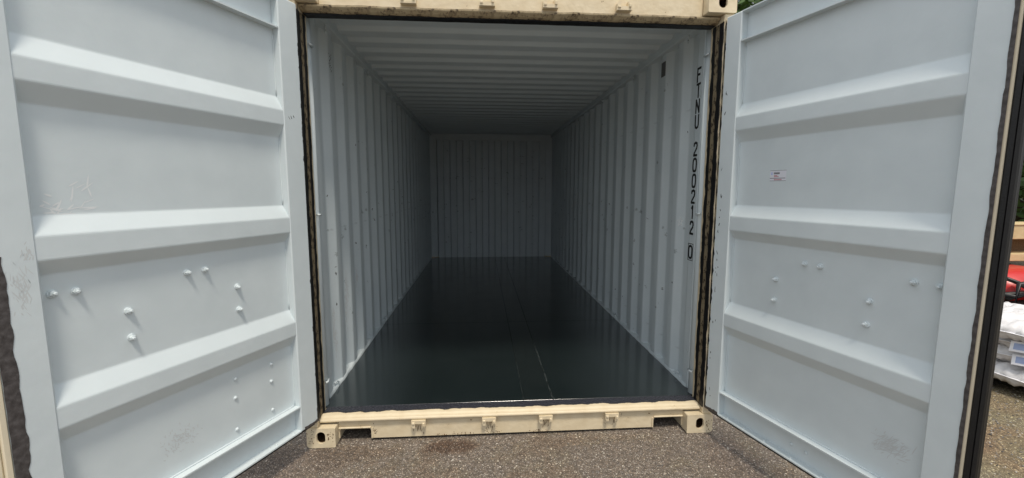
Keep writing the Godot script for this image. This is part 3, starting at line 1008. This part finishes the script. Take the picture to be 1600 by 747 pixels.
	part("corner_sealant", finish(cs), M.sealant, D)
	# marks
	rng.seed = 4000 + side
	var n := Vector3(0, 0, m)
	var pl := -0.040 * m
	if side > 0:
		var s1 := new_st()
		add_slivers(s1, Vector3(0.93, 0.47, pl), Vector3.RIGHT, Vector3.UP, n, 0.028, 0.022, 130, 0.006, 0.05, 0.004, 0.6, 0.7)
		part("grey_smudge", finish(s1), M.smudge, D).set_meta("kind", "stuff")
		var s2 := new_st()
		add_slivers(s2, Vector3(0.03, 1.2, 0), Vector3.RIGHT, Vector3.UP, n, 0.008, 0.5, 26, 0.006, 0.03, 0.006, PI * 0.5, 0.5)
		part("tar_flecks", finish(s2), M.ink, D).set_meta("kind", "stuff")
		build_sticker(D)
	else:
		var s1 := new_st()
		add_slivers(s1, Vector3(0.70, 0.46, pl), Vector3.RIGHT, Vector3.UP, n, 0.035, 0.025, 120, 0.006, 0.018, 0.004, 0.9, 0.9)
		part("grey_smudge", finish(s1), M.smudge, D).set_meta("kind", "stuff")
		var s2 := new_st()
		add_slivers(s2, Vector3(1.005, 1.43, pl), Vector3.RIGHT, Vector3.UP, n, 0.035, 0.025, 22, 0.015, 0.06, 0.007, 1.2, 1.5)
		add_slivers(s2, Vector3(0.93, 1.50, pl), Vector3.RIGHT, Vector3.UP, n, 0.014, 0.03, 8, 0.02, 0.07, 0.006, 2.2, 0.9)
		part("rubbed_scuff", finish(s2), M.chalk, D).set_meta("kind", "stuff")
		var s3 := new_st()
		for q in [[0.085, 1.86], [0.072, 1.865], [0.058, 1.87]]:
			add_slivers(s3, Vector3(q[0], q[1], 0), Vector3.RIGHT, Vector3.UP, n, 0.001, 0.002, 2, 0.012, 0.025, 0.004, 1.1, 0.2)
		part("pen_ticks", finish(s3), M.ink, D).set_meta("kind", "stuff")
		var s4 := new_st()
		add_slivers(s4, Vector3(1.12, 1.19, -0.0002), Vector3.RIGHT, Vector3.UP, n, 0.012, 0.035, 60, 0.01, 0.04, 0.004, PI * 0.5, 0.6)
		add_slivers(s4, Vector3(1.10, 1.3, -0.0002), Vector3.RIGHT, Vector3.UP, n, 0.006, 0.012, 20, 0.01, 0.02, 0.005, PI * 0.5, 0.6)
		part("grey_smudge", finish(s4), M.smudge, D).set_meta("kind", "stuff")

# small white label with a dark headline, red line, rules and a red footer
func build_sticker(D: Node3D) -> void:
	var im := Image.create(180, 106, false, Image.FORMAT_RGB8)
	im.fill(Color(0.86, 0.87, 0.9))
	im.fill_rect(Rect2i(0, 0, 180, 3), Color(0.25, 0.26, 0.32))
	im.fill_rect(Rect2i(0, 103, 180, 3), Color(0.25, 0.26, 0.32))
	im.fill_rect(Rect2i(0, 76, 172, 5), Color(0.12, 0.12, 0.2))
	im.fill_rect(Rect2i(12, 18, 16, 28), Color(0.68, 0.73, 0.9))
	var r := RandomNumberGenerator.new(); r.seed = 5
	for row in [[42, 108, 20, 18, Color(0.08, 0.08, 0.1), 7], [46, 80, 48, 8, Color(0.65, 0.15, 0.18), 5], [46, 100, 59, 8, Color(0.62, 0.2, 0.22), 5], [48, 130, 88, 10, Color(0.65, 0.15, 0.2), 5]]:
		var x: int = row[0]
		while x < row[1]:
			var w: int = row[5] + r.randi() % 4
			im.fill_rect(Rect2i(x, row[2], w - 2, row[3]), row[4])
			im.fill_rect(Rect2i(x + 2, row[2] + 3, maxi(w - 6, 1), maxi(row[3] / 3, 1)), Color(0.86, 0.87, 0.9))
			x += w
	im.generate_mipmaps()
	var m := StandardMaterial3D.new()
	m.albedo_texture = ImageTexture.create_from_image(im)
	m.roughness = 0.4
	var q := QuadMesh.new()
	q.size = Vector2(0.089, 0.053)
	var o := part("sticker", q, m, D)
	o.position = Vector3(0.350, 1.569, -0.0392)
	o.set_meta("label", "small white printed sticker with red lines")

# ------------------------------------------------------------------ yard behind the right door
func bag_mesh(seed: int, L: float, W: float, H: float) -> ArrayMesh:
	var f := FastNoiseLite.new(); f.seed = seed; f.frequency = 2.6; f.fractal_octaves = 3
	var st := new_st(true)
	var nu := 40
	var nv := 26
	var grid := []
	for sgn: float in [1.0, -1.0]:
		var g := []
		for i in nu + 1:
			var rw := []
			for j in nv + 1:
				var u := -1.0 + 2.0 * i / nu
				var v := -1.0 + 2.0 * j / nv
				var body := pow(maxf(1.0 - pow(absf(u), 4.0), 0.0), 0.5) * pow(maxf(1.0 - pow(absf(v), 4.0), 0.0), 0.5)
				var pinch := 1.0 - 0.07 * pow(absf(v), 2.0) * (1.0 - absf(u)) - 0.03 * f.get_noise_2d(u * 0.7, v * 0.7 + 9.0) * absf(u)
				var wr := 0.25 * f.get_noise_3d(u * 0.8, v * 0.8, sgn) + 0.035 * f.get_noise_3d(u * 3.0, v * 3.0, sgn * 3.0)
				var yy := sgn * H * 0.5 * body * (1.0 + wr) + 0.03 * f.get_noise_2d(u * 1.2, v * 1.2)
				if sgn < 0: yy = maxf(yy, -H * 0.42)
				rw.append(Vector3(u * L * 0.5 * pinch, yy, v * W * 0.5 * (1.0 - 0.06 * pow(absf(u), 4.0))))
			g.append(rw)
		grid.append(g)
	for k in 2:
		for i in nu:
			for j in nv:
				var g: Array = grid[k]
				poly(st, [g[i][j], g[i + 1][j], g[i + 1][j + 1], g[i][j + 1]], Vector3((g[i][j].x + g[i + 1][j].x) * 0.5, 0.0 if k == 0 else 0.0, (g[i][j].z + g[i][j + 1].z) * 0.5) + Vector3(0, -0.5 if k == 0 else 0.5, 0))
	return finish(st)

func build_bags() -> void:
	var P := thing("wooden_pallet", "dark wooden pallet under the stack of white bags", "pallet", Vector3(4.22, 0, -0.72), 0.35)
	for i in 3:
		part("runner", slab(Vector3(-0.6, 0.008, -0.5 + 0.45 * i), Vector3(0.6, 0.075, -0.4 + 0.45 * i)), M.pallet, P)
	for i in 7:
		part("deck_board", slab(Vector3(-0.6 + 0.182 * i, 0.0755, -0.5), Vector3(-0.492 + 0.182 * i, 0.095, 0.5)), M.pallet, P)
	var meshes := [bag_mesh(1, 0.66, 0.48, 0.16), bag_mesh(2, 0.63, 0.47, 0.145), bag_mesh(3, 0.66, 0.47, 0.155)]
	var lv := ["bottom layer", "second layer", "third layer", "fourth layer"]
	for k in 4:
		for j in 2:
			for i in 2:
				if k == 3 and (i == 1): continue
				var idx := (k * 4 + j * 2 + i)
				var lx := -0.30 + 0.61 * i + 0.03 * sin(idx * 3.1)
				var lz := -0.24 + 0.47 * j + 0.025 * cos(idx * 1.9)
				var pos: Vector3 = P.transform * Vector3(lx, 0, lz)
				var where := ["near gravel side", "far side"]
				var lab := ""
				if k == 3:
					lab = "plump white bag on top of the stack, " + ("facing the open gravel" if j == 1 else "at the back")
				else:
					lab = "white feed bag in the %s of the stack, %s, %s" % [lv[k], ("towards the container" if i == 0 else "away from the container"), ("front row" if j == 1 else "back row")]
				var b := thing("feed_bag", lab, "bag", Vector3(pos.x, 0.15 + 0.112 * k, pos.z), 0.35 + 0.08 * sin(idx * 2.3), "white bags stacked on the pallet")
				b.rotation.x = 0.07 * sin(idx * 4.1)
				b.rotation.z = 0.08 * cos(idx * 2.7)
				b.position += Vector3(0.05 * sin(idx * 5.3), 0, 0.04 * cos(idx * 3.9))
				part("sack", meshes[idx % 3], M.bag, b)
				var s := new_st()
				add_ragged(s, Vector3(-0.305, 0.004, -0.2), Vector3(0, 0, 1), Vector3(-1, 0, 0), Vector3.UP, 0.40, -0.02, 0.035, 0.004, 0.006, 0.003, 300 + idx)
				part("stitched_end", finish(s), M.bag_label if idx % 2 == 0 else M.kraft, b)
				if idx % 3 != 2:
					var lb := part("paper_tag", slab(Vector3(-0.002, -0.04, -0.055), Vector3(0.002, 0.04, 0.055), 0.001), M.bag_label, b)
					lb.position = Vector3(-0.352, -0.012, 0.06 - 0.05 * (idx % 4))
					lb.rotation = Vector3(0.15 * sin(idx), 0, -0.45)
					part("tag_print", slab(Vector3(-0.0032, -0.024, -0.035), Vector3(-0.0021, 0.024, 0.035), 0.0003), M.bag_print, lb)

func build_machine() -> void:
	var T := thing("garden_tractor", "red garden machine with black tube guards behind the white bags", "tractor", Vector3(5.50, 0, -1.62), 0.12)
	var st := new_st(true)
	var hood := PackedVector2Array([Vector2(-0.55, 0.42), Vector2(0.5, 0.42), Vector2(0.55, 0.5), Vector2(0.5, 0.64), Vector2(0.2, 0.68), Vector2(-0.4, 0.66), Vector2(-0.55, 0.58)])
	add_prism(st, hood, Vector3(0, 0, -0.22), Vector3.RIGHT, Vector3.UP, Vector3(0, 0, 0.44))
	part("hood", finish(st), M.red, T)
	for s in [-1, 1]:
		var fs := new_st(true)
		var arc := PackedVector2Array()
		for i in 9:
			var a := PI * i / 8.0
			arc.append(Vector2(0.28 + cos(a) * 0.34, 0.26 + sin(a) * 0.30))
		for i in 9:
			var a := PI - PI * i / 8.0
			arc.append(Vector2(0.28 + cos(a) * 0.31, 0.26 + sin(a) * 0.27))
		add_prism(fs, arc, Vector3(0, 0, 0.24 * s), Vector3.RIGHT, Vector3.UP, Vector3(0, 0, 0.2 * s))
		part("fender", finish(fs), M.red, T)
		for w in [[0.28, 0.24], [-0.42, 0.18]]:
			var wt := new_st(true)
			var rr: float = w[1]
			add_lathe(wt, Vector3(w[0], rr, 0.26 * s), Vector3(0, 0, s), [Vector2(rr * 0.55, 0.0), Vector2(rr * 0.9, 0.0), Vector2(rr, 0.03), Vector2(rr, 0.12), Vector2(rr * 0.9, 0.15), Vector2(rr * 0.55, 0.15), Vector2(rr * 0.5, 0.12)], 20)
			var wh := part("wheel", finish(wt), M.tyre, T)
			var rt := new_st(true)
			add_lathe(rt, Vector3(w[0], rr, 0.26 * s), Vector3(0, 0, s), [Vector2(rr * 0.52, 0.10), Vector2(rr * 0.5, 0.146), Vector2(rr * 0.3, 0.13), Vector2(rr * 0.08, 0.15)], 14)
			part("rim", finish(rt), M.steel, wh)
	for q in [[[-0.75, 0.2, 0.36], [-0.72, 0.62, 0.36], [0.1, 0.72, 0.36], [0.6, 0.60, 0.36]], [[-0.75, 0.2, -0.36], [-0.72, 0.62, -0.36], [0.1, 0.72, -0.36], [0.6, 0.60, -0.36]], [[-0.74, 0.5, -0.36], [-0.78, 0.52, 0.0], [-0.74, 0.5, 0.36]], [[-0.7, 0.62, 0.36], [-0.2, 0.40, 0.37], [0.3, 0.2, 0.37]], [[-0.73, 0.35, -0.36], [-0.77, 0.36, 0.0], [-0.73, 0.35, 0.36]], [[-0.72, 0.66, 0.26], [-0.4, 0.56, 0.26], [0.1, 0.40, 0.26]], [[-0.70, 0.46, 0.28], [-0.3, 0.52, 0.28], [0.2, 0.68, 0.27]], [[-0.72, 0.50, 0.25], [0.5, 0.49, 0.25]], [[-0.35, 0.15, 0.41], [-0.25, 0.35, 0.41], [-0.05, 0.44, 0.40]]]:
		var gs := new_st(true)
		var pts := []
		for v in q: pts.append(Vector3(v[0], v[1], v[2]))
		add_tube(gs, pts, 0.02, 8)
		part("guard_tube", finish(gs), M.black, T)
	part("chassis", slab(Vector3(-0.6, 0.2, -0.2), Vector3(0.5, 0.41, 0.2), 0.02), M.black, T)

func build_beige_frame() -> void:
	# steel box beam on trestle legs, with a rectangular opening
	var B := thing("steel_frame", "beige steel box frame with a rectangular opening, above red machine", "frame", Vector3(6.07, 0, -2.05), 0.0)
	var st := new_st()
	add_box(st, Vector3(0.1, 0.752, 0), Vector3(1.2, 0.085, 0.3), 0.006)
	add_box(st, Vector3(0.1, 1.035, 0), Vector3(1.2, 0.155, 0.3), 0.006)
	add_box(st, Vector3(-0.473, 0.876, 0), Vector3(0.054, 0.163, 0.3), 0.006)
	add_box(st, Vector3(0.673, 0.876, 0), Vector3(0.054, 0.163, 0.3), 0.006)
	part("beam", finish(st), M.beige, B)
	part("top_edge", slab(Vector3(-0.51, 1.1135, -0.16), Vector3(0.71, 1.130, 0.16), 0.004), M.beige, B)
	part("back_plate", slab(Vector3(-0.445, 0.796, -0.05), Vector3(0.645, 0.956, -0.04)), M.rust, B)
	for xx: float in [-0.42, 0.62]:
		for zz in [-0.11, 0.11]:
			part("leg", slab(Vector3(xx - 0.03, 0, zz - 0.03), Vector3(xx + 0.03, 0.708, zz + 0.03)), M.black, B)

func build_trees() -> void:
	# three leafy trees made from a few shared crowns
	var crowns := []
	for c in 2:
		rng.seed = 900 + c
		var st := new_st()
		for cl in 150:
			var dir := Vector3(rng.randfn(), rng.randfn() * 0.9, rng.randfn()).normalized()
			var rad := pow(rng.randf(), 0.45)
			var cen := Vector3(dir.x * 2.1, dir.y * 2.5, dir.z * 2.1) * rad
			for l in 46:
				var p := cen + Vector3(rng.randfn(), rng.randfn() * 0.7, rng.randfn()) * 0.34
				var a := Vector3(rng.randfn(), rng.randfn() * 0.5, rng.randfn()).normalized()
				var b := a.cross(Vector3(rng.randfn(), rng.randfn(), rng.randfn())).normalized()
				var s := rng.randf_range(0.06, 0.12)
				poly(st, [p - a * s, p + b * s * 0.45, p + a * s, p - b * s * 0.45], p + Vector3.DOWN)
		crowns.append(finish(st))
	var spots := [
		[Vector3(5.6, 0, -9.5), 1.25, "leafy tree rising behind the container roof corner", 0, 5.2],
		[Vector3(9.2, 0, -5.2), 1.15, "dark leafy tree behind the beige frame", 1, 2.7],
		[Vector3(12.2, 0, -6.6), 1.3, "tall leafy tree farther behind the beige frame", 0, 4.0],
		[Vector3(8.6, 0, -9.0), 1.3, "broad leafy tree between the two other trees", 1, 4.2],
		[Vector3(9.6, 0, -3.0), 1.0, "low bushy tree beside the red machine", 0, 2.2]]
	for i in spots.size():
		var s: Array = spots[i]
		var T := thing("leafy_tree", s[2], "tree", s[0], i * 1.3, "trees at the edge of the yard")
		var st := new_st(true)
		var h: float = s[4]
		add_tube(st, [Vector3(0, -0.05, 0), Vector3(0.05, h * 0.5, 0.03), Vector3(0, h, 0), Vector3(0.1, h + 1.6, 0)], [0.22, 0.17, 0.13, 0.05], 9)
		for k in 6:
			var a := k * 1.05
			add_tube(st, [Vector3(0, h - 0.4 + 0.2 * k, 0), Vector3(cos(a) * 0.8, h + 0.4 + 0.15 * k, sin(a) * 0.8), Vector3(cos(a) * 1.6, h + 1.0 + 0.1 * k, sin(a) * 1.6)], [0.08, 0.05, 0.02], 6)
		part("trunk", finish(st), M.bark, T)
		var cr := part("crown", crowns[s[3]], M["leaf%d" % (i % 3)], T)
		cr.position = Vector3(0, h + 0.6, 0)
		cr.scale = Vector3.ONE * s[1]

# ------------------------------------------------------------------ scene
func _ready() -> void:
	var cam := Camera3D.new()
	cam.name = "camera"
	cam.fov = rad_to_deg(2.0 * atan(373.5 / 665.52))
	cam.far = 800.0
	cam.near = 0.02
	add_child(cam)
	cam.position = Vector3(-0.2005, 1.4964, 2.3960)
	cam.basis = Basis(Vector3.UP, -0.07161) * Basis(Vector3.RIGHT, -0.11543) * Basis(Vector3.BACK, 0.00182)
	cam.current = true

	var env := Environment.new()
	env.background_mode = Environment.BG_SKY
	var sky := Sky.new()
	var sm := ProceduralSkyMaterial.new()
	sm.sky_top_color = Color(0.965, 0.98, 1.0)
	sm.sky_horizon_color = Color(0.79, 0.815, 0.845)
	sm.sky_curve = 0.5
	sm.ground_bottom_color = Color(0.30, 0.28, 0.25)
	sm.ground_horizon_color = Color(0.55, 0.55, 0.53)
	sm.sun_angle_max = 1.0
	sky.sky_material = sm
	env.sky = sky
	env.background_energy_multiplier = 1.0
	env.tonemap_mode = Environment.TONE_MAPPER_LINEAR
	env.tonemap_exposure = 1.13
	env.sdfgi_enabled = true
	env.ssao_enabled = true
	env.ssil_enabled = true
	var we := WorldEnvironment.new()
	we.name = "world_environment"
	we.environment = env
	add_child(we)

	var sun := DirectionalLight3D.new()
	sun.name = "sun"
	sun.light_energy = 0.76
	sun.light_color = Color(1.0, 0.96, 0.9)
	sun.light_angular_distance = 10.0
	sun.shadow_enabled = true
	add_child(sun)
	sun.look_at_from_position(Vector3.ZERO, Vector3(-0.085, -1.0, -0.47), Vector3(0, 0, -1))

	rng.seed = 12345
	wob.seed = 7
	wob.frequency = 0.01
	wob.fractal_octaves = 2
	make_materials()
	build_ground()
	build_container()
	build_bags()
	build_machine()
	build_beige_frame()
	build_trees()
